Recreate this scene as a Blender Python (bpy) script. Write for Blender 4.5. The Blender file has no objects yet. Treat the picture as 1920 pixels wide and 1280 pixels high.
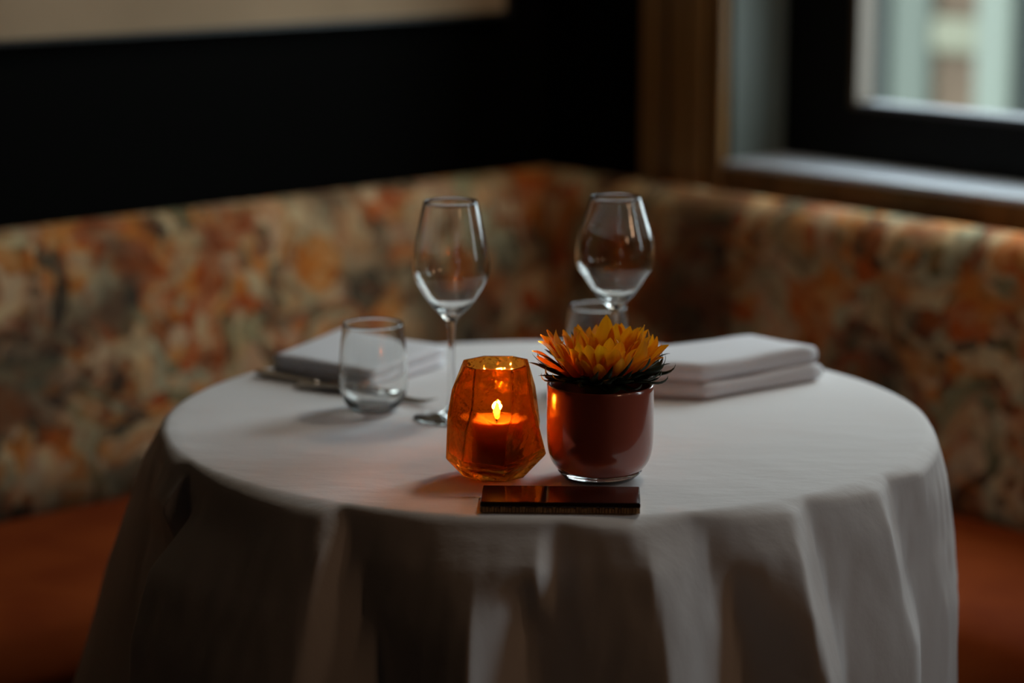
import bpy, bmesh, math, random
import numpy as np
from mathutils import Vector, Matrix, noise

random.seed(7)
SC = bpy.context.scene
COL = SC.collection
PI = math.pi

# ------------------------------------------------------------------ camera
F_PX, PITCH = 4533.0, math.radians(11.45)
CAM = Vector((-0.036, -2.452, 1.33))
cam_d = bpy.data.cameras.new('camera')
cam_d.sensor_width = 36.0
cam_d.lens = F_PX / 1920 * 36.0
cam_d.clip_start = 0.05
cam_d.dof.use_dof = True
cam_d.dof.focus_distance = 2.215
cam_d.dof.aperture_fstop = 2.1
cam = bpy.data.objects.new('camera', cam_d)
COL.objects.link(cam)
cam.location = CAM
cam.rotation_euler = (PI / 2 - PITCH, 0, 0)
SC.camera = cam

# ------------------------------------------------------------------ view
SC.view_settings.view_transform = 'Standard'
SC.view_settings.look = 'None'
SC.view_settings.exposure = -0.15
SC.view_settings.gamma = 1.0
SC.view_settings.use_curve_mapping = False

# ------------------------------------------------------------------ frames
# room corner K; u runs along the right wall, v along the left wall
K = Vector((0.014, 1.37, 0))
DR = Vector((0.670, -0.742, 0)).normalized()
DL = Vector((-0.742, -0.670, 0)).normalized()
ROOM = math.atan2(DR.y, DR.x)          # rotation of the room frame


def W(u, v, z):
    p = K + DR * u + DL * v
    return Vector((p.x, p.y, z))


def ray(px, py):
    F = Vector((0, math.cos(PITCH), -math.sin(PITCH)))
    U = Vector((0, math.sin(PITCH), math.cos(PITCH)))
    return (F * F_PX + Vector((1, 0, 0)) * (px - 960) + U * (640 - py)).normalized()


def at(px, py, z=0.755):
    d = ray(px, py)
    t = (z - CAM.z) / d.z
    return CAM + d * t


# ------------------------------------------------------------------ world and lights
world = bpy.data.worlds.new('overcast_sky')
SC.world = world
world.use_nodes = True
bg = world.node_tree.nodes['Background']
bg.inputs[0].default_value = (0.71, 0.80, 0.87, 1)
# overcast sky: three times as bright overhead as at the horizon
_n = world.node_tree.nodes
_l = world.node_tree.links
_tc = _n.new('ShaderNodeTexCoord')
_sx = _n.new('ShaderNodeSeparateXYZ')
_mr = _n.new('ShaderNodeMapRange')
_mr.inputs[3].default_value, _mr.inputs[4].default_value = 5.5, 16.5
_l.new(_tc.outputs['Generated'], _sx.inputs[0])
_l.new(_sx.outputs['Z'], _mr.inputs[0])
_l.new(_mr.outputs[0], bg.inputs[1])


def area(name, loc, target, sx, sy, power, col, portal=False):
    l = bpy.data.lights.new(name, 'AREA')
    l.shape = 'RECTANGLE'
    l.size, l.size_y, l.energy, l.color = sx, sy, power, col
    if portal:
        l.cycles.is_portal = True
    o = bpy.data.objects.new(name, l)
    COL.objects.link(o)
    o.location = loc
    o.rotation_euler = (Vector(target) - Vector(loc)).to_track_quat('-Z', 'Y').to_euler()
    return o


area('window_portal', W(0.80, -0.36, 1.50), W(0.80, 2, 1.50), 1.0, 1.3, 1, (1, 1, 1), True)
area('window_portal', W(2.40, -0.36, 1.50), W(2.40, 2, 1.50), .7, 1.3, 1, (1, 1, 1), True)
# unseen warm fill added high by the window wall to brighten the bench backs
area('bench_fill_light', W(1.02, .13, 2.45), W(.50, .50, 0.7), 0.22, 0.22, 5.6, (1.0, 0.86, 0.68))
# added fill further along the window wall, out of view, warming the cloth folds
area('fold_fill_light', (1.70, -1.00, 1.75), (0.2, -0.35, 0.6), 0.16, 0.16, 1.0, (1.0, 0.60, 0.36))


# warm lamp of the dining room, to the right behind the camera
area('room_lamp_light', (1.75, -2.3, 1.95), (0.0, -0.3, 0.6), 0.35, 0.35, 2.2, (1.0, 0.55, 0.30))

# ------------------------------------------------------------------ material helpers
def mat(name, col=(.5, .5, .5), rough=.6, metal=0.0, coat=0.0, spec=.5, **kw):
    m = bpy.data.materials.new(name)
    m.use_nodes = True
    b = m.node_tree.nodes['Principled BSDF']
    b.inputs['Base Color'].default_value = (*col, 1)
    b.inputs['Roughness'].default_value = rough
    b.inputs['Metallic'].default_value = metal
    b.inputs['Coat Weight'].default_value = coat
    b.inputs['Coat Roughness'].default_value = .04
    b.inputs['Specular IOR Level'].default_value = spec
    for k, v in kw.items():
        b.inputs[k.replace('_', ' ')].default_value = v
    return m


def nd(m, t, **kw):
    n = m.node_tree.nodes.new(t)
    for k, v in kw.items():
        if k in n.inputs:
            n.inputs[k].default_value = v
        else:
            setattr(n, k, v)
    return n


def lk(m, a, b):
    m.node_tree.links.new(a, b)


def bsdf(m):
    return m.node_tree.nodes['Principled BSDF']


def noise_col(m, c1, c2, scale, detail=4, stretch=(1, 1, 1), lo=.35, hi=.65, coord='Object'):
    tc = nd(m, 'ShaderNodeTexCoord')
    mp = nd(m, 'ShaderNodeMapping')
    mp.inputs['Scale'].default_value = stretch
    n = nd(m, 'ShaderNodeTexNoise', Scale=scale, Detail=detail)
    r = nd(m, 'ShaderNodeValToRGB')
    r.color_ramp.elements[0].position = lo
    r.color_ramp.elements[1].position = hi
    r.color_ramp.elements[0].color = (*c1, 1)
    r.color_ramp.elements[1].color = (*c2, 1)
    lk(m, tc.outputs[coord], mp.inputs[0])
    lk(m, mp.outputs[0], n.inputs['Vector'])
    lk(m, n.outputs['Fac'], r.inputs[0])
    lk(m, r.outputs[0], bsdf(m).inputs['Base Color'])
    return n, mp


def add_bump(m, scale, strength, dist=.001, stretch=(1, 1, 1), detail=4, target=None):
    tc = nd(m, 'ShaderNodeTexCoord')
    mp = nd(m, 'ShaderNodeMapping')
    mp.inputs['Scale'].default_value = stretch
    n = nd(m, 'ShaderNodeTexNoise', Scale=scale, Detail=detail)
    b = nd(m, 'ShaderNodeBump', Strength=strength, Distance=dist)
    lk(m, tc.outputs['Object'], mp.inputs[0])
    lk(m, mp.outputs[0], n.inputs['Vector'])
    lk(m, n.outputs['Fac'], b.inputs['Height'])
    for t in (target or [bsdf(m)]):
        lk(m, b.outputs[0], t.inputs['Normal'])
    return b


# linen tablecloth
M_cloth = mat('white_linen', (.74, .72, .72), .85, spec=.25)
add_bump(M_cloth, 14, .55, .004, (1, 2.0, 1), 6)
M_napkin = mat('napkin_linen', (.72, .71, .74), .9, spec=.2)
add_bump(M_napkin, 30, .4, .002)

# floral upholstery
M_floral = mat('floral_velvet', rough=.85, spec=.2)


def floral(m):
    tc = nd(m, 'ShaderNodeTexCoord')
    # warp
    nz = nd(m, 'ShaderNodeTexNoise', Scale=7.0, Detail=3.0)
    lk(m, tc.outputs['Object'], nz.inputs['Vector'])
    sub = nd(m, 'ShaderNodeVectorMath', operation='SUBTRACT')
    sub.inputs[1].default_value = (.5, .5, .5)
    lk(m, nz.outputs['Color'], sub.inputs[0])
    sc = nd(m, 'ShaderNodeVectorMath', operation='SCALE')
    sc.inputs['Scale'].default_value = .22
    lk(m, sub.outputs[0], sc.inputs[0])
    ad = nd(m, 'ShaderNodeVectorMath', operation='ADD')
    lk(m, tc.outputs['Object'], ad.inputs[0])
    lk(m, sc.outputs[0], ad.inputs[1])

    def vor(scale, off):
        mp = nd(m, 'ShaderNodeMapping')
        mp.inputs['Location'].default_value = off
        lk(m, ad.outputs[0], mp.inputs[0])
        v = nd(m, 'ShaderNodeTexVoronoi', Scale=scale)
        lk(m, mp.outputs[0], v.inputs['Vector'])
        s = nd(m, 'ShaderNodeSeparateColor')
        lk(m, v.outputs['Color'], s.inputs[0])
        return v, s

    def ramp(fac, stops):
        r = nd(m, 'ShaderNodeValToRGB')
        r.color_ramp.interpolation = 'CONSTANT'
        e = r.color_ramp.elements
        e[0].position, e[0].color = 0, (*stops[0][1], 1)
        e[1].position, e[1].color = stops[1][0], (*stops[1][1], 1)
        for p, c in stops[2:]:
            x = e.new(p)
            x.color = (*c, 1)
        lk(m, fac, r.inputs[0])
        return r

    v1, s1 = vor(13, (0, 0, 0))
    v2, s2 = vor(30, (3, 1, 2))
    v3, s3 = vor(62, (1, 5, 7))
    big = ramp(s1.outputs[0], [(0, (.62, .24, .055)), (.16, (.52, .42, .29)), (.30, (.46, .15, .04)),
                               (.42, (.60, .50, .38)), (.55, (.12, .085, .06)), (.64, (.40, .41, .30)),
                               (.76, (.66, .33, .10)), (.88, (.55, .40, .31))])
    mid = ramp(s2.outputs[1], [(0, (.68, .58, .44)), (.15, (.52, .16, .045)), (.28, (.07, .065, .05)),
                               (.40, (.62, .30, .085)), (.54, (.50, .52, .44)), (.66, (.30, .12, .05)),
                               (.78, (.66, .52, .42)), (.9, (.22, .24, .17))])
    fine = ramp(s3.outputs[2], [(0, (.75, .66, .52)), (.2, (.10, .08, .06)), (.38, (.62, .26, .07)),
                                (.55, (.50, .53, .46)), (.7, (.38, .10, .04)), (.85, (.60, .48, .38))])
    m1 = nd(m, 'ShaderNodeTexNoise', Scale=11.0, Detail=2.0)
    lk(m, tc.outputs['Object'], m1.inputs['Vector'])
    r1 = nd(m, 'ShaderNodeMapRange')
    r1.inputs[1].default_value, r1.inputs[2].default_value = .42, .56
    lk(m, m1.outputs['Fac'], r1.inputs[0])
    x1 = nd(m, 'ShaderNodeMix', data_type='RGBA')
    lk(m, r1.outputs[0], x1.inputs[0])
    lk(m, big.outputs[0], x1.inputs[6])
    lk(m, mid.outputs[0], x1.inputs[7])
    x2 = nd(m, 'ShaderNodeMix', data_type='RGBA')
    x2.inputs[0].default_value = .28
    lk(m, x1.outputs[2], x2.inputs[6])
    lk(m, fine.outputs[0], x2.inputs[7])
    gm = nd(m, 'ShaderNodeGamma')
    gm.inputs[1].default_value = 1.35
    lk(m, x2.outputs[2], gm.inputs[0])
    # large darker drifts of leaves between the flowers
    dn = nd(m, 'ShaderNodeTexNoise', Scale=5.2, Detail=3.0)
    dp = nd(m, 'ShaderNodeMapping')
    dp.inputs['Location'].default_value = (2.3, .4, 1.7)
    lk(m, tc.outputs['Object'], dp.inputs[0])
    lk(m, dp.outputs[0], dn.inputs['Vector'])
    dr = nd(m, 'ShaderNodeMapRange')
    dr.inputs[1].default_value, dr.inputs[2].default_value, dr.inputs[4].default_value = .50, .62, .72
    lk(m, dn.outputs['Fac'], dr.inputs[0])
    tint = nd(m, 'ShaderNodeMix', data_type='RGBA', blend_type='MULTIPLY')
    tint.inputs[0].default_value = 1
    tint.inputs[7].default_value = (1.0, .87, .66, 1)
    lk(m, gm.outputs[0], tint.inputs[6])
    x3 = nd(m, 'ShaderNodeMix', data_type='RGBA')
    x3.inputs[7].default_value = (.045, .036, .024, 1)
    lk(m, dr.outputs[0], x3.inputs[0])
    lk(m, tint.outputs[2], x3.inputs[6])
    lk(m, x3.outputs[2], bsdf(m).inputs['Base Color'])


floral(M_floral)

M_seat = mat('rust_velvet', (.42, .075, .012), .9, spec=.08)
noise_col(M_seat, (.17, .026, .003), (.24, .044, .006), 6)
add_bump(M_seat, 60, .2)
M_plinth = mat('dark_plinth_wood', (.02, .014, .01), .6)
M_black = mat('black_wall_panel', (.0016, .0016, .0013), .7, spec=.04)
add_bump(M_black, 4, .15, .01)
M_walnut = mat('window_casing_wood', (.26, .13, .04), .42, coat=.15)
noise_col(M_walnut, (.16, .080, .020), (.25, .13, .038), 5, stretch=(6, 6, .5))
M_jamb = mat('painted_reveal', (.10, .115, .10), .5)
M_frame = mat('black_window_frame', (.003, .0028, .0024), .5, spec=.12)
M_sash = mat('olive_sash_bead', (.075, .050, .026), .5)
M_alu = mat('grey_sash_metal', (.10, .105, .12), .4, metal=.4)
M_sill = mat('lacquered_sill', (.50, .53, .58), .3, coat=.3)
M_canvas = mat('beige_canvas', (.58, .45, .30), .8)
noise_col(M_canvas, (.33, .235, .14), (.43, .31, .19), 3)
M_picframe = mat('slim_dark_frame', (.02, .022, .02), .35)
M_floor = mat('dark_floor', (.05, .032, .02), .5)
noise_col(M_floor, (.035, .02, .012), (.07, .045, .028), 4, stretch=(1, 8, 1))
M_ceil = mat('dark_ceiling', (.04, .034, .03), .9)
M_roomwall = mat('dark_plaster', (.03, .024, .02), .9)
M_tablewood = mat('table_wood', (.16, .08, .035), .5)
M_iron = mat('cast_iron', (.02, .02, .02), .45, metal=.8)
M_steel = mat('polished_cutlery', (.62, .60, .57), .16, metal=1.0)

# clear glass
M_glass = bpy.data.materials.new('clear_glass')
M_glass.use_nodes = True
nt = M_glass.node_tree
nt.nodes.clear()
g = nt.nodes.new('ShaderNodeBsdfGlass')
g.inputs['Roughness'].default_value = 0.0
g.inputs['IOR'].default_value = 1.48
g.inputs['Color'].default_value = (.985, .99, .985, 1)
o_ = nt.nodes.new('ShaderNodeOutputMaterial')
nt.links.new(g.outputs[0], o_.inputs[0])

# thin window pane: clear sheet with its mirror reflection
M_pane = bpy.data.materials.new('window_glass')
M_pane.use_nodes = True
nt = M_pane.node_tree
nt.nodes.clear()
gl = nt.nodes.new('ShaderNodeBsdfGlossy')
gl.inputs['Roughness'].default_value = 0.02
tr = nt.nodes.new('ShaderNodeBsdfTransparent')
tr.inputs[0].default_value = (.90, .95, .92, 1)
lw = nt.nodes.new('ShaderNodeLayerWeight')          # the same from both sides of the sheet
lw.inputs[0].default_value = .5
pw = nt.nodes.new('ShaderNodeMath')
pw.operation = 'POWER'
pw.inputs[1].default_value = 4.0
fr = nt.nodes.new('ShaderNodeMapRange')
fr.inputs[3].default_value, fr.inputs[4].default_value = .08, 1.0
nt.links.new(lw.outputs['Facing'], pw.inputs[0])
nt.links.new(pw.outputs[0], fr.inputs[0])
mx = nt.nodes.new('ShaderNodeMixShader')
o_ = nt.nodes.new('ShaderNodeOutputMaterial')
nt.links.new(fr.outputs[0], mx.inputs[0])
nt.links.new(tr.outputs[0], mx.inputs[1])
nt.links.new(gl.outputs[0], mx.inputs[2])
nt.links.new(mx.outputs[0], o_.inputs[0])

# amber pressed glass
M_amber = bpy.data.materials.new('amber_glass')
M_amber.use_nodes = True
nt = M_amber.node_tree
nt.nodes.clear()
g = nt.nodes.new('ShaderNodeBsdfGlass')
g.inputs['IOR'].default_value = 1.45
g.inputs['Roughness'].default_value = .015
g.inputs['Color'].default_value = (.92, .54, .16, 1)
t_ = nt.nodes.new('ShaderNodeBsdfTransparent')
t_.inputs[0].default_value = (.92, .54, .16, 1)
mx = nt.nodes.new('ShaderNodeMixShader')
mx.inputs[0].default_value = .74
o_ = nt.nodes.new('ShaderNodeOutputMaterial')
tc = nt.nodes.new('ShaderNodeTexCoord')
nz = nt.nodes.new('ShaderNodeTexNoise')
nz.inputs['Scale'].default_value = 55
nz.inputs['Detail'].default_value = 3
bp = nt.nodes.new('ShaderNodeBump')
bp.inputs['Strength'].default_value = .5
bp.inputs['Distance'].default_value = .0035
nt.links.new(tc.outputs['Object'], nz.inputs['Vector'])
nt.links.new(nz.outputs['Fac'], bp.inputs['Height'])
nt.links.new(bp.outputs[0], g.inputs['Normal'])
nt.links.new(t_.outputs[0], mx.inputs[1])
nt.links.new(g.outputs[0], mx.inputs[2])
nt.links.new(mx.outputs[0], o_.inputs[0])

M_wax = mat('orange_wax', (.24, .115, .045), .5)
bsdf(M_wax).inputs['Subsurface Weight'].default_value = .9
bsdf(M_wax).inputs['Subsurface Radius'].default_value = (1.0, .35, .12)
bsdf(M_wax).inputs['Subsurface Scale'].default_value = .018
M_wick = mat('charred_wick', (.01, .008, .006), .9)
M_flame = mat('flame', (0, 0, 0), 1)
bsdf(M_flame).inputs['Emission Color'].default_value = (1.0, .55, .16, 1)
bsdf(M_flame).inputs['Emission Strength'].default_value = 45

M_pot = mat('brick_red_glaze', (.34, .080, .050), .22, coat=1.0)
M_potin = mat('pot_inner_glaze', (.16, .035, .022), .3, coat=.6)

M_petal = mat('sunflower_petal', rough=.55, spec=.25)


def petal_mat(m):
    tc = nd(m, 'ShaderNodeTexCoord')
    at_ = nd(m, 'ShaderNodeAttribute', attribute_name='vein')
    oi = nd(m, 'ShaderNodeObjectInfo')
    r = nd(m, 'ShaderNodeValToRGB')
    r.color_ramp.elements[0].color = (.84, .29, .004, 1)
    r.color_ramp.elements[1].color = (.98, .47, .012, 1)
    lk(m, at_.outputs['Fac'], r.inputs[0])
    h = nd(m, 'ShaderNodeHueSaturation')
    mr = nd(m, 'ShaderNodeMapRange')
    mr.inputs[3].default_value, mr.inputs[4].default_value = .484, .508
    lk(m, oi.outputs['Random'], mr.inputs[0])
    lk(m, mr.outputs[0], h.inputs['Hue'])
    lk(m, r.outputs[0], h.inputs['Color'])
    lk(m, h.outputs[0], bsdf(m).inputs['Base Color'])
    tl = nd(m, 'ShaderNodeBsdfTranslucent')
    lk(m, h.outputs[0], tl.inputs[0])
    ms = nd(m, 'ShaderNodeMixShader')
    ms.inputs[0].default_value = .35
    out = m.node_tree.nodes['Material Output']
    lk(m, bsdf(m).outputs[0], ms.inputs[1])
    lk(m, tl.outputs[0], ms.inputs[2])
    lk(m, ms.outputs[0], out.inputs[0])


petal_mat(M_petal)
M_bract = mat('dark_green_bract', (.030, .045, .022), .5, spec=.35)
M_disc = mat('seed_disc', (.06, .025, .008), .8)
M_stem = mat('green_stem', (.06, .10, .03), .6)
M_tile = mat('dark_brown_glaze', (.022, .007, .005), .12, coat=.25)
M_tileedge = mat('raw_ribbed_edge', (.20, .10, .035), .45, coat=.3)
noise_col(M_tileedge, (.28, .15, .055), (.48, .28, .11), 160)
M_stoneG = mat('grey_green_stone', (.075, .085, .068), .9)
M_stoneD = mat('dark_slate_stone', (.02, .024, .021), .9)
M_stoneW = mat('pale_stone', (.135, .15, .122), .9)
M_brickB = mat('brown_brick', (.17, .11, .07), .9)
noise_col(M_brickB, (.065, .040, .022), (.105, .066, .038), 6)
M_cream = mat('cream_block', (.14, .135, .092), .9)


# ------------------------------------------------------------------ object helpers
def tag(o, label=None, cat=None, group=None, kind=None):
    if label: o['label'] = label
    if cat: o['category'] = cat
    if group: o['group'] = group
    if kind: o['kind'] = kind
    return o


def empty(name, loc=(0, 0, 0), rz=0):
    o = bpy.data.objects.new(name, None)
    COL.objects.link(o)
    o.location = loc
    o.rotation_euler = (0, 0, rz)
    return o


def obj(name, bm, m, parent=None, smooth=False, loc=None, rz=None, recalc=True, angle=None):
    if recalc:
        bmesh.ops.recalc_face_normals(bm, faces=bm.faces)
    me = bpy.data.meshes.new(name)
    bm.to_mesh(me)
    bm.free()
    me.materials.append(m)
    if smooth:
        for p in me.polygons:
            p.use_smooth = True
    o = bpy.data.objects.new(name, me)
    COL.objects.link(o)
    if parent: o.parent = parent
    if loc is not None: o.location = loc
    if rz is not None: o.rotation_euler = (0, 0, rz)
    return o


def box(bm, x0, x1, y0, y1, z0, z1):
    vs = [bm.verts.new(c) for c in ((x0, y0, z0), (x1, y0, z0), (x1, y1, z0), (x0, y1, z0),
                                    (x0, y0, z1), (x1, y0, z1), (x1, y1, z1), (x0, y1, z1))]
    for f in ((0, 3, 2, 1), (4, 5, 6, 7), (0, 1, 5, 4), (1, 2, 6, 5), (2, 3, 7, 6), (3, 0, 4, 7)):
        bm.faces.new([vs[i] for i in f])
    return bm


def uvbox(bm, u0, u1, v0, v1, z0, z1):
    """box in room coordinates"""
    vs = [bm.verts.new(W(*c)) for c in ((u0, v0, z0), (u1, v0, z0), (u1, v1, z0), (u0, v1, z0),
                                        (u0, v0, z1), (u1, v0, z1), (u1, v1, z1), (u0, v1, z1))]
    for f in ((0, 3, 2, 1), (4, 5, 6, 7), (0, 1, 5, 4), (1, 2, 6, 5), (2, 3, 7, 6), (3, 0, 4, 7)):
        bm.faces.new([vs[i] for i in f])
    return bm


def bevel(o, w, seg=3, ang=35):
    b = o.modifiers.new('bevel', 'BEVEL')
    b.width, b.segments, b.limit_method, b.angle_limit = w, seg, 'ANGLE', math.radians(ang)
    return o


def ubox(name, m, args, parent=None, bv=0, kind=None):
    bm = bmesh.new()
    if isinstance(args[0], (tuple, list)):
        for a in args: uvbox(bm, *a)
    else:
        uvbox(bm, *args)
    o = obj(name, bm, m, parent)
    if bv: bevel(o, bv)
    if kind: o['kind'] = kind
    return o


def lathe(prof, seg=64):
    """open surface of revolution of (r, z) pairs; r==0 makes a pole"""
    bm = bmesh.new()
    rings = []
    for r, z in prof:
        if r < 1e-6:
            rings.append([bm.verts.new((0, 0, z))])
        else:
            rings.append([bm.verts.new((r * math.cos(2 * PI * i / seg), r * math.sin(2 * PI * i / seg), z)) for i in range(seg)])
    for a, b in zip(rings, rings[1:]):
        for i in range(seg):
            j = (i + 1) % seg
            if len(a) == 1 and len(b) == 1: continue
            if len(a) == 1: bm.faces.new((a[0], b[j], b[i]))
            elif len(b) == 1: bm.faces.new((a[i], a[j], b[0]))
            else: bm.faces.new((a[i], a[j], b[j], b[i]))
    return bm


def catmull(pts, n=6):
    P = [Vector(p) for p in pts]
    P = [P[0] * 2 - P[1]] + P + [P[-1] * 2 - P[-2]]
    out = []
    for i in range(1, len(P) - 2):
        p0, p1, p2, p3 = P[i - 1:i + 3]
        for k in range(n):
            t = k / n
            out.append(.5 * ((2 * p1) + (p2 - p0) * t + (2 * p0 - 5 * p1 + 4 * p2 - p3) * t * t + (3 * p1 - p0 - 3 * p2 + p3) * t ** 3))
    out.append(P[-2])
    return out


# ------------------------------------------------------------------ room shell
WALL = -0.06       # inner faces of the two walls that meet behind the bench
RL = 5.2           # room length along both walls
H = 2.6
Z_SILL, Z_HEAD = 0.878, 2.12
ubox('floor', M_floor, (WALL - .4, RL, WALL - .4, RL, -.1, 0), kind='structure')
ubox('ceiling', M_ceil, (WALL - .4, RL, WALL - .4, RL, H, H + .1), kind='structure')
ubox('wall_left', M_black, (WALL - .12, WALL, WALL - .4, RL, 0, H), kind='structure')
wu = [(.345, 1.26), (2.12, 2.68)]
segs = []
cur = WALL
for a, b in wu:
    segs.append((cur, a, WALL - .30, WALL, 0, H))
    segs.append((a, b, WALL - .30, WALL, 0, Z_SILL - .010))
    segs.append((a, b, WALL - .30, WALL, Z_HEAD, H))
    cur = b
segs.append((cur, RL, WALL - .30, WALL, 0, H))
ubox('wall_right', M_black, segs, kind='structure')
ubox('wall_back', M_roomwall, (RL, RL + .1, WALL - .4, RL, 0, H), kind='structure')
ubox('wall_front', M_roomwall, (WALL - .4, RL + .1, RL, RL + .1, 0, H), kind='structure')

# windows
for i, (a, b) in enumerate(wu):
    w = empty('window_%d' % (i + 1), W((a + b) / 2, WALL - .2, Z_SILL))
    w['kind'] = 'structure'

    def part(name, m, args, bv=0):
        bm = bmesh.new()
        for q in (args if isinstance(args[0], (tuple, list)) else [args]):
            uvbox(bm, *q)
        bmesh.ops.translate(bm, verts=bm.verts, vec=-w.location)
        o = obj(name, bm, m, w)
        if bv: bevel(o, bv)
        return o
    FWD = .130 if i == 0 else .07
    vf = WALL - .115                       # room-side face of the black frame
    part('sill', M_sill, (a, b, vf - .06, WALL + .014, Z_SILL - .010, Z_SILL), .003)
    part('reveal_panel', M_jamb, (a, a + .006, vf, WALL, Z_SILL, Z_HEAD))
    part('reveal_panel', M_jamb, (b - .006, b, vf, WALL, Z_SILL, Z_HEAD))
    part('frame', M_frame, [(a + .006, a + FWD, vf - .06, vf, Z_SILL, Z_HEAD), (b - FWD, b - .006, vf - .06, vf, Z_SILL, Z_HEAD),
                            (a + FWD, b - FWD, vf - .06, vf, Z_SILL, Z_SILL + .078), (a + FWD, b - FWD, vf - .06, vf, Z_HEAD - .07, Z_HEAD)], .003)
    part('sash_bead', M_sash, [(a + FWD, a + FWD + .012, vf - .045, vf - .004, Z_SILL + .078, Z_HEAD - .07),
                               (b - FWD - .012, b - FWD, vf - .045, vf - .004, Z_SILL + .078, Z_HEAD - .07)], .002)
    part('sash_rail', M_alu, [(a + FWD + .012, b - FWD - .012, vf - .055, vf - .006, Z_SILL + .078, Z_SILL + .088),
                              (a + FWD + .012, b - FWD - .012, vf - .055, vf - .006, Z_HEAD - .08, Z_HEAD - .07)], .002)
    bm = bmesh.new()
    pts = [W(a + FWD + .012, vf - .035, Z_SILL + .086), W(b - FWD - .012, vf - .035, Z_SILL + .086), W(b - FWD - .012, vf - .035, Z_HEAD - .078), W(a + FWD + .012, vf - .035, Z_HEAD - .078)]
    bm.faces.new([bm.verts.new(p - w.location) for p in pts])
    obj('pane', bm, M_pane, w)

# timber casing round the window recesses
def moulding(name, a0, a1, z0, z1, steps):
    args = [(a0 + (a1 - a0) * s0, a0 + (a1 - a0) * s1, WALL, WALL + t, z0, z1) for s0, s1, t in steps]
    return ubox(name, M_walnut, args, bv=.003, kind='structure')


st = [(0, .30, .016), (.30, .42, .007), (.42, .80, .026), (.80, .86, .010), (.86, 1.0, .018)]
moulding('trim_1', .170, .343, .60, 2.30, st)
moulding('trim_2', 1.435, 1.262, .60, 2.30, [(s0, s1, t) for s0, s1, t in st])
ubox('trim_3', M_walnut, [(.343, 1.262, WALL, WALL + .008, .60, Z_SILL - .012)], bv=.002, kind='structure')
ubox('trim_4', M_walnut, [(.343, 1.262, WALL, WALL + .018, Z_HEAD, Z_HEAD + .12)], bv=.003, kind='structure')
ubox('trim_5', M_walnut, [(2.02, 2.12, WALL, WALL + .018, .60, 2.3), (2.68, 2.78, WALL, WALL + .018, .60, 2.3), (2.12, 2.68, WALL, WALL + .018, Z_HEAD, Z_HEAD + .12), (2.12, 2.68, WALL, WALL + .008, .6, Z_SILL - .012)], bv=.003, kind='structure')

# picture hung on the left wall: its lower edge is in view
pc = empty('wall_picture', W(WALL, 1.3, 1.09))
tag(pc, 'wide beige picture in a slim dark frame on the black wall above the left bench', 'picture')


def local_ubox(name, m, args, par, bv=0):
    bm = bmesh.new()
    for q in (args if isinstance(args[0], (tuple, list)) else [args]):
        uvbox(bm, *q)
    bmesh.ops.translate(bm, verts=bm.verts, vec=-par.location)
    o = obj(name, bm, m, par)
    if bv: bevel(o, bv)
    return o


PV0, PV1, PZ0, PZ1 = .045, 2.6, 1.085, 1.95
local_ubox('canvas', M_canvas, (WALL + .001, WALL + .018, PV0, PV1, PZ0, PZ1), pc)
fw = .007
local_ubox('picture_frame', M_picframe, [(WALL + .001, WALL + .026, PV0 - fw, PV1 + fw, PZ0 - fw, PZ0), (WALL + .001, WALL + .026, PV0 - fw, PV1 + fw, PZ1, PZ1 + fw),
                                         (WALL + .001, WALL + .026, PV0 - fw, PV0, PZ0, PZ1), (WALL + .001, WALL + .026, PV1, PV1 + fw, PZ0, PZ1)], pc, .001)

# ------------------------------------------------------------------ outside: the building across the yard
VO = -2.3
fac = empty('building_facade', W(1.6, VO, 0))
tag(fac, 'pale stone and brown brick building across the yard seen through the window', 'building')


def pxu(px, py, v):
    d = ray(px, py)
    t = (v - (CAM - K).dot(DL)) / d.dot(DL)
    q = CAM + d * t
    return (q - K).dot(DR), q.z


def fpart(name, m, px0, px1, depth, z0=-.2, z1=1.75, bv=.01):
    u0, u1 = pxu(px0, 100, VO)[0], pxu(px1, 100, VO)[0]
    return local_ubox(name, m, (u0, u1, VO - .3, VO + depth, z0, z1), fac, bv)


fpart('brick_panel', M_brickB, 700, 1330, .0, -.2, 2.6)
fpart('pilaster', M_stoneG, 1330, 1400, .03, -.2, 2.6)
fpart('wall', M_stoneD, 1400, 1672, .0)
fpart('pilaster', M_stoneD, 1640, 1668, .03)
fpart('pilaster', M_stoneG, 1676, 1750, .02)
zt = pxu(1800, 35, VO)[1]
zb = pxu(1800, 100, VO)[1]
fpart('brick_panel', M_brickB, 1750, 1840, .0, -.2, zb)
fpart('cream_block', M_cream, 1750, 1840, .015, zb, zt)
fpart('brick_panel', M_brickB, 1750, 1840, .0, zt, 1.75)
fpart('pilaster', M_stoneW, 1840, 1908, .03)
fpart('wall', M_stoneD, 1906, 1990, .0)
fpart('pilaster', M_stoneW, 1990, 2080, .06)
fpart('brick_panel', M_brickB, 2080, 2500, .0)
local_ubox('yard_ground', M_stoneG, (-.6, 5.5, VO - .4, WALL - .5, -.25, -.2), fac)

# ------------------------------------------------------------------ corner bench
bench = empty('corner_bench', W(.3, .3, 0))
tag(bench, 'corner bench with floral upholstered back and rust coloured seat behind the table', 'bench')
BL = 2.9


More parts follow.
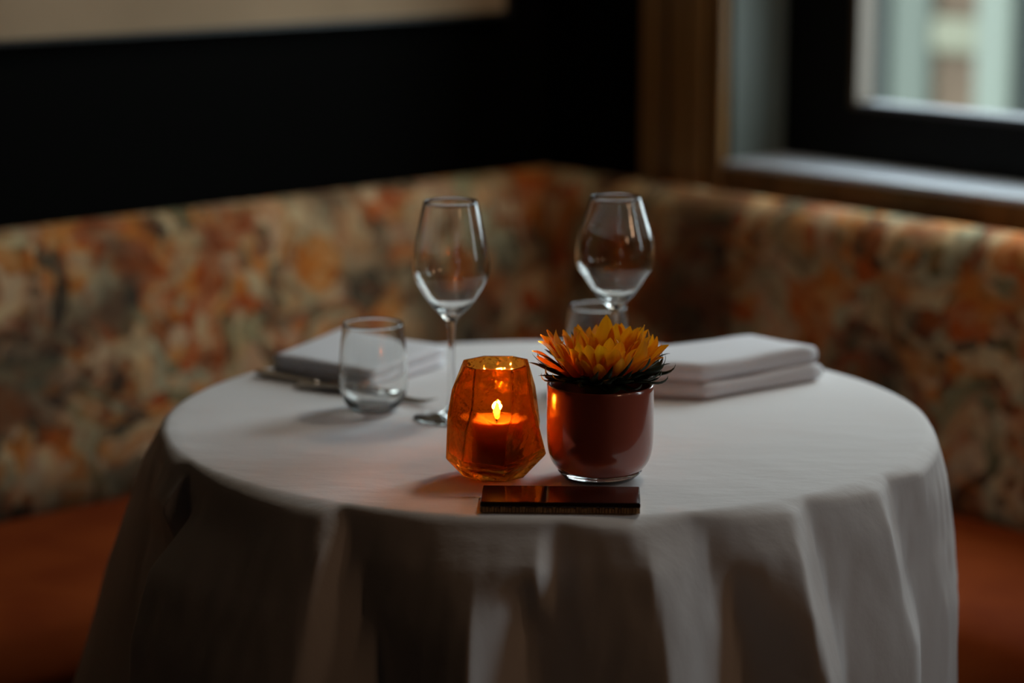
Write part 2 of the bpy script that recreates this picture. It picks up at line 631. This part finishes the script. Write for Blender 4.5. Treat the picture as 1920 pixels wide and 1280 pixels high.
def bench_sweep(profile, length, mitre=True, which='R', nseg=60, wob=0.0):
    """profile: list of (d, z): d distance from the corner line towards the room.
    Swept along one wall from the mitred corner."""
    bm = bmesh.new()
    rows = []
    for i in range(nseg + 1):
        s = (i / nseg) ** 1.6
        row = []
        for d, z in profile:
            # rounded inner corner: the start of the sweep lies on the 45 degree mitre
            a = d + (length - d) * s
            dd = d
            if wob and d > 0:
                dd += wob * (noise.noise(Vector((a * 3.1, z * 4 + (7 if which == 'R' else 0), 0))))
            p = W(a, dd, z) if which == 'R' else W(dd, a, z)
            row.append(bm.verts.new(p - bench.location))
        rows.append(row)
    for r0, r1 in zip(rows, rows[1:]):
        for j in range(len(profile)):
            k = (j + 1) % len(profile)
            bm.faces.new((r0[j], r0[k], r1[k], r1[j]))
    bm.faces.new(rows[0]); bm.faces.new(rows[-1])
    return bm


def back_profile():
    pts = [(.055, .44), (.062, .50), (.06, .60), (.052, .70), (.044, .77)]
    for k in range(9):
        a = PI * k / 8
        pts.append((-.006 + .048 * math.cos(a), .795 + .044 * math.sin(a)))
    pts += [(-.056, .70), (-.057, .44)]
    return pts


for wch in 'LR':
    o = obj('backrest', bench_sweep(back_profile(), BL, which=wch, wob=.008), M_floral, bench, smooth=True)
    seat = [(.06, .36), (.06, .455), (.09, .47), (.25, .476), (.40, .472), (.445, .462), (.462, .44), (.465, .40), (.462, .36)]
    obj('seat', bench_sweep(seat, BL, which=wch, wob=.006), M_seat, bench, smooth=True)
    base = [(-.05, .0), (-.05, .36), (.43, .36), (.43, .0)]
    obj('plinth', bench_sweep(base, BL, which=wch), M_plinth, bench)

# ------------------------------------------------------------------ table
RT = .388
tb = empty('round_table', (0, 0, 0))
tag(tb, 'round pedestal table hidden under the white tablecloth', 'table')
obj('table_top', lathe([(0, .722), (RT - .01, .722), (RT, .728), (RT, .744), (RT - .004, .748), (0, .748)], 96), M_tablewood, tb, True)
obj('column', lathe([(0, .722), (.06, .722), (.035, .69), (.03, .40), (.03, .06), (.05, .03), (0, .03)], 32), M_iron, tb, True)
obj('foot', lathe([(0, .035), (.06, .034), (.23, .012), (.235, .0), (0, .0)], 48), M_iron, tb, True)

# tablecloth ---------------------------------------------------------
ZT = .755
RC = .398
ER = .009


def cyl(px, py, rr):
    """theta and drop of a pixel's ray on the cylinder of radius rr round the table axis"""
    d = ray(px, py)
    A = d.x ** 2 + d.y ** 2
    B = 2 * (CAM.x * d.x + CAM.y * d.y)
    Cc = CAM.x ** 2 + CAM.y ** 2 - rr * rr
    D = B * B - 4 * A * Cc
    D = max(D, 0)
    t = (-B - math.sqrt(D)) / (2 * A)
    p = CAM + d * t
    return math.atan2(p.x, -p.y), ZT - p.z


# fold lines seen in the photograph: list of (px, py, radial offset), rim first.
# Offsets in cm: high = ridge, low = hollow; the cloth is nearly flat between two lines.
FOLDS = [
    [(330, 905, .4), (312, 985, 3.2), (292, 1090, 5.0), (268, 1280, 6.5)],
    [(352, 905, .0), (350, 985, .9), (347, 1090, 1.4), (342, 1280, 2.0)],
    [(612, 968, .9), (606, 1040, 3.0), (595, 1130, 4.3), (572, 1280, 5.6)],
    [(640, 975, .0), (655, 1040, .8), (684, 1150, 1.2), (722, 1280, 1.4)],
    [(822, 984, .3), (848, 1050, 2.4), (885, 1140, 4.6), (885, 1280, 5.6)],
    [(1022, 992, .2), (1008, 1060, 2.6), (930, 1150, 3.6), (968, 1280, 2.0)],
    [(1046, 992, .0), (1040, 1050, .9), (985, 1150, 1.0), (1010, 1280, .9)],
    [(1182, 985, .9), (1216, 1050, 2.7), (1238, 1140, 3.8), (1250, 1280, 4.8)],
    [(1300, 982, .0), (1335, 1050, 1.3), (1378, 1140, 1.6), (1392, 1280, 1.7)],
    [(1480, 958, 1.0), (1494, 1040, 3.2), (1508, 1140, 4.8), (1534, 1280, 6.0)],
    [(1512, 952, .0), (1535, 1040, 1.2), (1560, 1140, 2.1), (1590, 1280, 2.6)],
    [(1638, 915, .9), (1668, 1020, 2.8), (1688, 1140, 3.8), (1708, 1280, 4.4)],
    [(1664, 902, .1), (1702, 1010, 1.0), (1722, 1140, 1.8), (1742, 1280, 2.3)],
    [(1716, 862, .8), (1748, 1000, 1.9), (1768, 1140, 2.6), (1790, 1280, 3.2)],
]
LEVELS = [0.0, .035, .085, .15]
fold_nodes = []          # per fold: per level (theta, off)
for fl in FOLDS:
    rows = []
    for k, (px, py, off) in enumerate(fl):
        th, s = cyl(px, py, RC + off * .01)
        rows.append((th, off * .01, max(s, 0)))
    # resample on LEVELS
    ss = [r[2] for r in rows]
    ss[0] = 0
    res = []
    for L in LEVELS:
        res.append((np.interp(L, ss, [r[0] for r in rows]), 1.55 * np.interp(L, ss, [r[1] for r in rows]) - .013 * min(1, L / .085)))
    fold_nodes.append(res)
# folds out of the photograph's sight, and the flaring corner on the left outline
def simple(thdeg, offs, drift=0.0):
    return [(math.radians(thdeg + drift * k), o * .01) for k, o in enumerate(offs)]


side = [simple(-176, (0, .6, 1.2, 1.8)), simple(-160, (0, .1, .2, .4)), simple(-148, (0, .8, 1.5, 2.2)), simple(-132, (0, .1, .2, .4)),
        simple(-118, (0, .2, .8, 1.2)), simple(-106, (0.2, .8, 1.8, 3.2)), simple(-92, (.4, 2.3, 3.8, 6.3)),
        simple(-76, (.1, .9, 1.7, 2.8))]
right = [simple(88, (0, 1.0, 1.7, 2.4)), simple(100, (.3, 1.6, 2.4, 3.2)), simple(112, (0, .2, .4, .8)), simple(126, (0, .9, 1.6, 2.2)),
         simple(142, (0, .1, .2, .4)), simple(158, (0, .9, 1.6, 2.2))]
allf = side + fold_nodes + right
NT = 1300
ths = np.linspace(-PI, PI, NT, endpoint=False)
level_prof = []
for k in range(len(LEVELS)):
    xs = np.array([f[k][0] for f in allf])
    ys = np.array([f[k][1] for f in allf])
    o = np.argsort(xs)
    xs, ys = xs[o], ys[o]
    xs = np.concatenate([[xs[-1] - 2 * PI], xs, [xs[0] + 2 * PI]])
    ys = np.concatenate([[ys[-1]], ys, [ys[0]]])
    # slightly rounded sawtooth
    y = np.interp(ths, xs, ys)
    sg = (2.2, .9, .9, 1.4)[k]
    kr = np.exp(-.5 * (np.arange(-10, 11) / sg) ** 2)
    kr /= kr.sum()
    yp = np.concatenate([y[-10:], y, y[:10]])
    level_prof.append(np.convolve(yp, kr, 'valid'))


def drape(i, s):
    if s <= LEVELS[-1]:
        for k in range(len(LEVELS) - 1):
            if s <= LEVELS[k + 1]:
                t = (s - LEVELS[k]) / (LEVELS[k + 1] - LEVELS[k])
                return level_prof[k][i] * (1 - t) + level_prof[k + 1][i] * t
    g = 1 + .45 * min(1, (s - .15) / .5) + 4.0 * min(.20, s - .15) * math.exp(-((ths[i] + 1.6) / .42) ** 2)
    return level_prof[-1][i] * g


bm = bmesh.new()
rows = []
radii = [0.02, .06, .10, .14, .18, .21, .24, .27, .30, .325, .35, .365, .378, RC - ER]
c = bm.verts.new((0, 0, ZT))
for r in radii:
    row = []
    for i in range(NT):
        th = ths[i]
        x, y = r * math.sin(th), -r * math.cos(th)
        z = ZT + (.0006 * noise.noise(Vector((x * 9, y * 16, 1))) + .0004 * noise.noise(Vector((x * 30, y * 40, 5)))) * min(1, (RC - ER - r) / .03)
        row.append(bm.verts.new((x, y, z)))
    rows.append(row)
for a in (22, 45, 68, 90):
    a = math.radians(a)
    rr, dz = RC - ER + ER * math.sin(a), ER * (1 - math.cos(a))
    rows.append([bm.verts.new(((rr + level_prof[0][i] * (dz / ER)) * math.sin(ths[i]), -(rr + level_prof[0][i] * (dz / ER)) * math.cos(ths[i]), ZT - dz)) for i in range(NT)])
ss = [.006, .012, .018, .025, .032, .040, .048, .057, .066, .076, .086, .097, .108, .120, .133, .147, .162, .18, .21, .25, .30, .36, .43, .50, .58, .66, .715]
for s in ss:
    row = []
    for i in range(NT):
        th = ths[i]
        rr = RC + drape(i, s) + .004 * min(1, s / .1)
        # soft secondary dents
        n1 = noise.noise(Vector((th * 9, s * 12, 3.3)))
        n2 = noise.noise(Vector((th * 22, s * 30 + th * 4, 8.1)))
        rr += (.0030 * n1 + .0016 * n2) * min(1, s / .03)
        row.append(bm.verts.new((rr * math.sin(th), -rr * math.cos(th), ZT - ER - s)))
    rows.append(row)
for i in range(NT):
    j = (i + 1) % NT
    bm.faces.new((c, rows[0][i], rows[0][j]))
for a, b in zip(rows, rows[1:]):
    for i in range(NT):
        j = (i + 1) % NT
        bm.faces.new((a[i], b[i], b[j], a[j]))
cloth = obj('tablecloth', bm, M_cloth, smooth=True)
tag(cloth, 'white linen tablecloth hanging in deep folds over the round table', 'tablecloth')

# ------------------------------------------------------------------ glassware
ZG = ZT + .0012


def wine_glass(loc, label, h=.226, rb=.0397, rr=.0276, zb=.107, zw=.158, rf=.040):
    g = empty('wine_glass', loc)
    tag(g, label, 'wine glass', 'wine glasses on the table')
    t = .0011
    # foot: underside and upper side, then stem, then bowl: one continuous closed skin
    foot = [(0, .0008), (rf * .6, .0006), (rf - .001, .0), (rf, .0007), (rf - .0012, .0016), (rf * .6, .0026), (.012, .0048), (.0062, .0085), (.0042, .014)]
    stem = [(.0042, .014), (.0036, .025), (.0033, .045), (.0033, .07), (.0037, zb - .014), (.0052, zb - .005)]
    prof = catmull([(.0052, zb - .005, 0), (.0105, zb + .0015, 0), (.0205, zb + .0115, 0), (.0320, zb + .028, 0), (rb - .0012, zw - .010, 0), (rb, zw + .002, 0), (rb - .002, zw + .02, 0),
                    (rr + (rb - rr) * .42, zw + (h - zw) * .66, 0), (rr, h, 0)], 6)
    outer = [(p.x, p.y) for p in prof]
    inner = []
    prof2 = catmull([(rr - t, h, 0), (rr + (rb - rr) * .42 - t, zw + (h - zw) * .66, 0), (rb - .002 - t, zw + .02, 0), (rb - t, zw + .002, 0), (rb - .0012 - t, zw - .010, 0),
                     (.0320 - t * .7, zb + .028 + t * .5, 0), (.0205, zb + .0115 + .0022, 0), (.009, zb + .0065, 0), (0, zb + .0052, 0)], 6)
    inner = [(max(p.x, 0), p.y) for p in prof2]
    inner[-1] = (0, inner[-1][1])
    lip = [(rr - t * .5, h + .0005)]
    obj('foot', lathe(foot), M_glass, g, True)
    obj('stem', lathe(stem), M_glass, g, True, recalc=False)
    obj('bowl', lathe(outer + lip + inner), M_glass, g, True)
    return g


def tumbler(loc, label, h=.0925, rr=.0315, rb=.0362):
    o = bpy.data.objects
    t = .0013
    out = catmull([(.0001, 0, 0), (.018, 0, 0), (.0225, .0015, 0), (.0295, .0075, 0), (rb - .0015, .0200, 0), (rb, .036, 0), (rb - .0012, .058, 0), (rr + .0014, .080, 0), (rr, h, 0)], 6)
    inn = catmull([(rr - t, h, 0), (rr + .0014 - t, .080, 0), (rb - .0012 - t, .058, 0), (rb - t, .038, 0), (rb - .0015 - t, .0215, 0), (.0275, .0105, 0), (.019, .0055, 0), (.0001, .0045, 0)], 6)
    P = [(0, 0)] + [(p.x, max(p.y, 0)) for p in out[1:]] + [(rr - t * .5, h + .0005)] + [(p.x, p.y) for p in inn[:-1]] + [(0, .0045)]
    g = obj('water_tumbler', lathe(P), M_glass, None, True, loc=loc)
    tag(g, label, 'tumbler', 'stemless water glasses on the table')
    return g


p = at(847, 783, ZG)
wine_glass((p.x, p.y, ZG), 'empty stemmed wine glass standing behind the amber candle holder')
p = at(1151, 770, ZG)
wine_glass((p.x, p.y, ZG), 'empty stemmed wine glass standing behind the sunflower', .226, .0414, .0262, .113, .163, .040)
p = at(701, 768, ZG)
tumbler((p.x, p.y, ZG), 'clear stemless water glass in front of the left folded napkin')
p = at(1120, 730, ZG)
tumbler((p.x, p.y, ZG), 'clear stemless water glass mostly hidden behind the sunflower')


# ------------------------------------------------------------------ napkins
def slab(poly, z0, z1, org, rnd, seed=0, puff=.0015):
    """soft folded layer of cloth with rounded edges over a convex outline"""
    bm = bmesh.new()
    n = len(poly)
    cen = Vector((sum(p[0] for p in poly) / n, sum(p[1] for p in poly) / n))
    # resample outline
    pts = []
    for i in range(n):
        a, b = Vector(poly[i]), Vector(poly[(i + 1) % n])
        for k in range(10):
            t = k / 10
            t = .5 - .5 * math.cos(PI * t) if False else t
            pts.append(a.lerp(b, t))
    rings = []
    zc, hz = (z0 + z1) / 2, (z1 - z0) / 2
    prof = [(0.55, 1), (.8, 1)] + [(None, PI / 2 - PI * k / 8) for k in range(9)] + [(.8, -1), (.55, -1)]
    top = bm.verts.new((cen.x - org.x, cen.y - org.y, z1 - org.z))
    bot = bm.verts.new((cen.x - org.x, cen.y - org.y, z0 - org.z))
    for q, a in prof:
        ring = []
        for p in pts:
            d = (Vector((p.x, p.y)) - cen)
            L = d.length
            if q is None:
                pp = cen + d * ((L - rnd + rnd * math.cos(a)) / L)
                z = zc + hz * math.sin(a)
            else:
                pp = cen + d * (q * (L - rnd) / L)
                z = zc + hz * a
            if z > zc:
                z += puff * noise.noise(Vector((pp.x * 22, pp.y * 22, seed)))
            ring.append(bm.verts.new((pp.x - org.x, pp.y - org.y, z - org.z)))
        rings.append(ring)
    m = len(pts)
    for i in range(m):
        bm.faces.new((top, rings[0][i], rings[0][(i + 1) % m]))
        bm.faces.new((bot, rings[-1][(i + 1) % m], rings[-1][i]))
    for a, b in zip(rings, rings[1:]):
        for i in range(m):
            j = (i + 1) % m
            bm.faces.new((a[i], b[i], b[j], a[j]))
    return bm


def napkin(poly, z0, layers, label, rnd, jit):
    cx = sum(p[0] for p in poly) / len(poly)
    cy = sum(p[1] for p in poly) / len(poly)
    nk = empty('folded_napkin', (cx, cy, z0))
    tag(nk, label, 'napkin', 'folded napkins on the table')
    z = z0
    for k, th in enumerate(layers):
        dx, dy, sc = jit[k]
        pl = [(cx + (p[0] - cx) * sc + dx, cy + (p[1] - cy) * sc + dy) for p in poly]
        obj('fold', slab(pl, z, z + th, nk.location, rnd, k * 3 + 1), M_napkin, nk, True)
        z += th - .0004
    return nk


a, b, c_, d = at(512, 706), at(692, 738), at(835, 688), at(640, 655)
napkin([(a.x, a.y), (b.x, b.y), (c_.x, c_.y), (d.x, d.y)], ZT + .001, [.013, .0125], 'thick folded white napkin lying in shade behind the left water glass', .004, [(0, 0, 1), (.001, .001, .992)])
napkin([(.172, .064), (.308, .170), (.243, .240), (.085, .150), (.108, .075)], ZT + .001, [.0180, .0205], 'folded white napkin with two rolled folds to the right of the sunflower', .0088, [(.001, 0, 1), (-.003, .004, .985)])


# ------------------------------------------------------------------ cutlery
def strip(path, widths, thick, zprof):
    """flat tapering bar along +x"""
    bm = bmesh.new()
    rings = []
    for x, w, z, t in zip(path, widths, zprof, thick):
        ring = []
        for k in range(8):
            a = 2 * PI * k / 8
            ring.append(bm.verts.new((x, w * .5 * math.cos(a) * (1 if abs(math.cos(a)) < .9 else 1), z + t * .5 * math.sin(a))))
        rings.append(ring)
    for a, b in zip(rings, rings[1:]):
        for i in range(8):
            j = (i + 1) % 8
            bm.faces.new((a[i], a[j], b[j], b[i]))
    bm.faces.new(rings[0]); bm.faces.new(rings[-1])
    return bm


def cutlery(name, px, py, ang, label, cat):
    p = at(px, py, ZT)
    r = empty(name, (p.x, p.y, ZT + .0015), ang)
    tag(r, label, cat)
    if name == 'table_knife':
        obj('handle', strip([0, .004, .012, .03, .06, .088, .094], [.006, .013, .0165, .016, .013, .010, .009],
                            [.003, .0055, .0065, .006, .005, .005, .004], [.0035] * 7), M_steel, r, True)
        obj('blade', strip([.093, .10, .13, .165, .18, .188], [.009, .014, .0165, .015, .010, .003],
                           [.003, .002, .0018, .0016, .0014, .001], [.0032, .003, .0025, .002, .0018, .0016]), M_steel, r, True)
    else:
        obj('handle', strip([0, .004, .012, .035, .07, .105, .122, .132], [.008, .015, .018, .0145, .0075, .006, .012, .020],
                            [.003, .0045, .005, .004, .0035, .003, .0028, .0026], [.003, .003, .0032, .005, .007, .008, .0055, .0035]), M_steel, r, True)
        for k in range(4):
            y = (-.0078, -.0026, .0026, .0078)[k]
            bm = strip([.130, .145, .160, .172, .178], [.0042, .0030, .0028, .0024, .0012], [.0024, .002, .0018, .0016, .001], [.0036, .002, .002, .004, .006])
            bmesh.ops.translate(bm, verts=bm.verts, vec=(0, y, 0))
            obj('tine', bm, M_steel, r, True)
    return r


cutlery('table_knife', 482, 704, math.atan2(-.626, .78), 'silver knife lying along the edge of the left folded napkin', 'knife')
cutlery('table_fork', 556, 727, math.atan2(-.51, .86), 'silver fork lying in front of the left napkin, handle end towards us', 'fork')

# ------------------------------------------------------------------ amber candle holder
pv = at(928, 893, ZT)
VX, VY = -.0515, pv.y
holder = empty('candle_holder', (VX, VY, ZT + .0005))
tag(holder, 'faceted amber glass candle holder with a lit candle inside', 'candle holder')


def ring_pts(spec, z, zj):
    return [(r * math.sin(math.radians(a)), -r * math.cos(math.radians(a)), z + dz) for (a, r), dz in zip(spec, zj)]


# angle 0 faces the camera, positive to the right; eight irregular facets
A_rim = [(-62, .0330), (-36, .0335), (30, .0330), (66, .0345), (112, .0325), (152, .0330), (-160, .0330), (-112, .0320)]
A_sh = [(-75, .0420), (-33, .0415), (25, .0400), (62, .0405), (110, .0400), (152, .0405), (-160, .0405), (-115, .0415)]
A_mid = [(-80, .0455), (-40, .0440), (15, .0440), (64, .0445), (108, .0440), (150, .0440), (-160, .0440), (-118, .0450)]
A_low = [(-82, .0470), (-46, .0440), (12, .0430), (84, .0480), (118, .0450), (152, .0440), (-162, .0440), (-122, .0450)]
A_base = [(-70, .0310), (-28, .0290), (20, .0280), (62, .0290), (112, .0300), (150, .0290), (-158, .0290), (-115, .0300)]
zs = [(.1085, [0, -.0005, -.0012, .0003, .0012, .0008, .0006, .0008]),
      (.083, [.002, -.012, -.016, -.010, 0, .004, 0, .003]),
      (.050, [0.01, 0, 0, .006, 0, 0, 0, 0]),
      (.0205, [-.002, -.006, -.008, .002, 0, 0, -.002, 0]),
      (.0015, [0] * 8)]


def facet_shell(k, zadd=0):
    rr = []
    for spec, (z, zj) in zip((A_rim, A_sh, A_mid, A_low, A_base), zs):
        rr.append(ring_pts([(a, r - k) for a, r in spec], z, zj))
    return rr


outer = facet_shell(0)
inner = facet_shell(.0042)
inner[-1] = [(x * 1.02, y * 1.02, z + .0110) for x, y, z in inner[-1]]
inner[-2] = [(x, y, z + .0060) for x, y, z in inner[-2]]
inner[0] = [(x, y, z) for x, y, z in inner[0]]
bm = bmesh.new()


def bridge(r0, r1, flip=False):
    n = len(r0)
    for i in range(n):
        j = (i + 1) % n
        if i % 2 == 0:
            bm.faces.new((r0[i], r0[j], r1[i])); bm.faces.new((r0[j], r1[j], r1[i]))
        else:
            bm.faces.new((r0[i], r0[j], r1[j])); bm.faces.new((r0[i], r1[j], r1[i]))


O = [[bm.verts.new(p) for p in r] for r in outer]
I = [[bm.verts.new(p) for p in r] for r in inner]
for a, b in zip(O, O[1:]): bridge(a, b)
for a, b in zip(I, I[1:]): bridge(a, b)
bridge(O[0], I[0])
cb = bm.verts.new((0, 0, .0008)); ci = bm.verts.new((0, 0, .0130))
for i in range(8):
    j = (i + 1) % 8
    bm.faces.new((O[-1][i], O[-1][j], cb))
    bm.faces.new((I[-1][i], I[-1][j], ci))
o = obj('glass_body', bm, M_amber, holder)
bevel(o, .0009, 2, 12)

cnd = empty('pillar_candle', (VX + .0015, VY, ZT + .0136))
tag(cnd, 'short orange candle burning inside the amber glass holder', 'candle')
HC = .0425
obj('wax', lathe([(0, 0), (.0225, 0), (.0235, .001), (.0238, HC - .004), (.0232, HC - .0008), (.0215, HC), (.017, HC - .002), (.008, HC - .0035), (0, HC - .004)], 48), M_wax, cnd, True)
obj('wick', lathe([(0, HC - .005), (.0009, HC - .005), (.0008, HC + .004), (0, HC + .0045)], 10), M_wick, cnd, True)
obj('flame', lathe([(0, HC + .0015), (.0020, HC + .003), (.0031, HC + .006), (.0027, HC + .010), (.0013, HC + .0145), (0, HC + .018)], 20), M_flame, cnd, True)
fl = bpy.data.lights.new('flame_light', 'POINT')
fl.energy, fl.color, fl.shadow_soft_size = 5.6, (1.0, .62, .29), .004
flo = bpy.data.objects.new('flame_light', fl)
COL.objects.link(flo)
flo.location = (VX + .0015, VY, ZT + .0136 + HC + .012)

# ------------------------------------------------------------------ flower pot
PX, PY = .0462, at(1123, 896, ZT).y
pot = empty('flower_pot', (PX, PY, ZT + .0008))
tag(pot, 'glossy brick red pot with a clear glass base holding the sunflower', 'flower pot')
HP, RP = .0895, .0500
op = catmull([(.0335, .0065, 0), (.040, .0100, 0), (.0460, .0180, 0), (.0490, .0290, 0), (RP, .044, 0), (RP, .065, 0), (RP - .0002, HP, 0)], 6)
ip = catmull([(RP - .0035, HP, 0), (RP - .0035, .05, 0), (RP - .006, .028, 0), (.036, .014, 0), (.015, .0105, 0), (.0001, .010, 0)], 5)
obj('pot_body', lathe([(0, .0062), (.0335, .0065)] + [(p.x, p.y) for p in op] + [(RP - .0010, HP + .0009), (RP - .0025, HP + .0009)] + [(p.x, p.y) for p in ip[:-1]] + [(0, .010)], 96), M_pot, pot, True)
tag(obj('clear_base', lathe([(0, .0061), (.0330, .0061), (.0385, .0085), (.0395, .0078), (.0365, .0045), (.0330, .0012), (.0290, .0), (0, .0)], 96), M_glass, pot, True), 'thick clear glass base')

# ------------------------------------------------------------------ sunflower
ZF = ZT + .0915
sf = empty('sunflower', (PX + .0015, PY + .002, ZF))
tag(sf, 'orange yellow sunflower head with dark green bracts in the red pot', 'flower')
rnd = random.Random(11)


def petal_mesh(L, w, cup, bend, curl, seed, fold):
    n, m = 12, 7
    me = bpy.data.meshes.new('petal')
    vs, fs, vein = [], [], []
    r = random.Random(seed)
    ph = r.uniform(0, 6)
    for i in range(n + 1):
        t = i / n
        ww = w * (.38 + .62 * math.sin(PI / 2 * min(1, t / .5))) * (1 if t < .5 else max(0, 1 - ((t - .5) / .5) ** 2.0) ** .72)
        if i == n: ww = w * .03
        ang = bend * t + curl * max(0, t - .7) ** 2 * 6
        # centreline bends in x-z
        x = L * t * math.cos(ang * .5)
        z = L * t * math.sin(ang * .5)
        for j in range(m):
            q = (j / (m - 1)) * 2 - 1
            y = ww * .5 * q
            zz = z + cup * ww * (q * q) + .00035 * math.cos(q * 9 + ph) * (1 - t * .5) - fold * ww * .5 * (1 - abs(q))
            zz += .0006 * math.sin(t * 7 + ph) * q
            vs.append((x, y + .0008 * math.sin(t * 3 + ph) * t, zz))
            vein.append(.5 + .5 * math.cos(q * 11 + ph) * (.6 + .4 * math.cos(t * 5)))
    for i in range(n):
        for j in range(m - 1):
            a = i * m + j
            fs.append((a, a + 1, a + m + 1, a + m))
    me.from_pydata(vs, [], fs)
    at_ = me.attributes.new('vein', 'FLOAT', 'POINT')
    at_.data.foreach_set('value', vein)
    for p_ in me.polygons: p_.use_smooth = True
    me.materials.append(M_petal)
    return me


PET = [petal_mesh(.050 + .006 * rnd.random(), .0150 + .0050 * rnd.random(), rnd.uniform(.06, .22), rnd.uniform(.05, .45), rnd.uniform(-.5, .6), k, rnd.uniform(0, .25)) for k in range(16)]


def place_petal(me, az, el, r0, z0, sc, roll, name='petal'):
    o = bpy.data.objects.new(name, me)
    COL.objects.link(o)
    o.parent = sf
    a = math.radians(az)
    M = Matrix.Translation((r0 * math.sin(a), -r0 * math.cos(a), z0)) @ Matrix.Rotation(a - PI / 2, 4, 'Z') @ Matrix.Rotation(-math.radians(el), 4, 'Y') @ Matrix.Rotation(roll, 4, 'X') @ Matrix.Scale(sc, 4)
    o.matrix_local = M
    return o


for ring, (cnt, el, r0, z0, sc) in enumerate([(21, 38, .0265, .003, .94), (20, 49, .0250, .004, .96), (18, 60, .0220, .003, .96), (14, 70, .0190, .004, .88)]):
    for k in range(cnt):
        az = 360 * (k + .5 * (ring % 2)) / cnt + rnd.uniform(-6, 6)
        s = sc * rnd.uniform(.86, 1.08)
        c = math.cos(math.radians(az))
        e = el + rnd.uniform(-7, 7)
        if c > .3: s *= .90                      # the petals facing us are a little shorter
        place_petal(rnd.choice(PET), az, e, r0, z0, s, rnd.uniform(-.35, .35))
place_petal(PET[3], 172, 74, .016, .005, 1.02, .05)     # the tallest petal, at the back

# seed disc
bm = lathe([(0, -.004), (.012, -.004), (.020, .001), (.0215, .005), (.018, .0085), (.009, .0075), (0, .0065)], 40)
obj('seed_disc', bm, M_disc, sf, True)
bm = lathe([(0, -.083), (.0045, -.083), (.0045, -.02), (.006, -.012), (.016, -.008), (.022, .000), (.020, .003), (0, .003)], 24)
obj('stem', bm, M_stem, sf, True)


def bract_mesh(L, w, bend, curl, side, seed):
    n, m = 14, 5
    me = bpy.data.meshes.new('bract')
    vs, fs = [], []
    x = z = 0.0
    y = 0.0
    a = 0.0
    for i in range(n + 1):
        t = i / n
        ww = w * (1 - t) ** .85 * (1 + 1.2 * t) if t < 1 else .0002
        a = bend * t + curl * max(0, t - .55) ** 2 * 5
        for j in range(m):
            q = (j / (m - 1)) * 2 - 1
            vs.append((x, y + ww * .5 * q, z + .22 * ww * q * q))
        x += L / n * math.cos(a); z += L / n * math.sin(a)
        y += side * t * L / n
    for i in range(n):
        for j in range(m - 1):
            k = i * m + j
            fs.append((k, k + 1, k + m + 1, k + m))
    me.from_pydata(vs, [], fs)
    for p_ in me.polygons: p_.use_smooth = True
    me.materials.append(M_bract)
    return me


BR = [bract_mesh(.044 + .008 * rnd.random(), .0105, rnd.uniform(-.22, .8), rnd.uniform(-.8, 2.4), rnd.uniform(-.8, .8), k) for k in range(10)]
for k in range(48):
    az = 360 * k / 48 + rnd.uniform(-5, 5)
    place_petal(rnd.choice(BR), az, rnd.choice([2, 5, 9, 13, 18]) + rnd.uniform(-3, 3), .020, rnd.uniform(.000, .005), rnd.uniform(.8, 1.1), rnd.uniform(-.5, .5), 'bract')
for az, el, s in ((62, -4, .95), (95, 22, 1.12), (84, 6, 1.15), (-88, 26, 1.1), (-82, 8, 1.1), (-70, 2, 1.0), (20, 3, .8), (-15, 2, .8), (40, 1, .85), (-40, 3, .85), (0, 4, .8), (10, 0, .75), (30, -4, .8), (50, 2, .9), (-28, 0, .8), (-50, 4, .9), (-6, 6, .7), (70, 10, 1.0), (15, 12, .7), (38, 14, .8), (-20, 12, .75)):
    place_petal(rnd.choice(BR), az, el, .020, .003, s, rnd.uniform(-.3, .3), 'bract')

# ------------------------------------------------------------------ dark glazed slab in front
pa, pb = at(900, 962, ZT), at(1201, 965, ZT)
ang = math.atan2(pb.y - pa.y, pb.x - pa.x)
Ls = (pb - pa).length
tile = empty('glazed_slab', (pa.x, pa.y, ZT + .0008), ang)
tag(tile, 'dark brown glossy slab with a ribbed raw edge lying in front of the candle', 'tile')
bm = bmesh.new(); box(bm, 0, Ls, .0, .058, .0048, .0098)
o = obj('glazed_top', bm, M_tile, tile); bevel(o, .0012, 3)
bm = bmesh.new(); box(bm, .0005, Ls - .0005, .0012, .0572, .0, .0048)
o = obj('core', bm, M_tileedge, tile)
rr_ = random.Random(5)
bm = bmesh.new()
x = .002
while x < Ls - .003:
    w = rr_.uniform(.0018, .0034)
    h = rr_.uniform(.0040, .0056)
    box(bm, x, x + w * .8, -.0006 - rr_.uniform(0, .0007), .002, .0002, h)
    x += w
o = obj('ribbed_edge', bm, M_tileedge, tile); bevel(o, .0004, 2)
tag(o, kind='stuff')
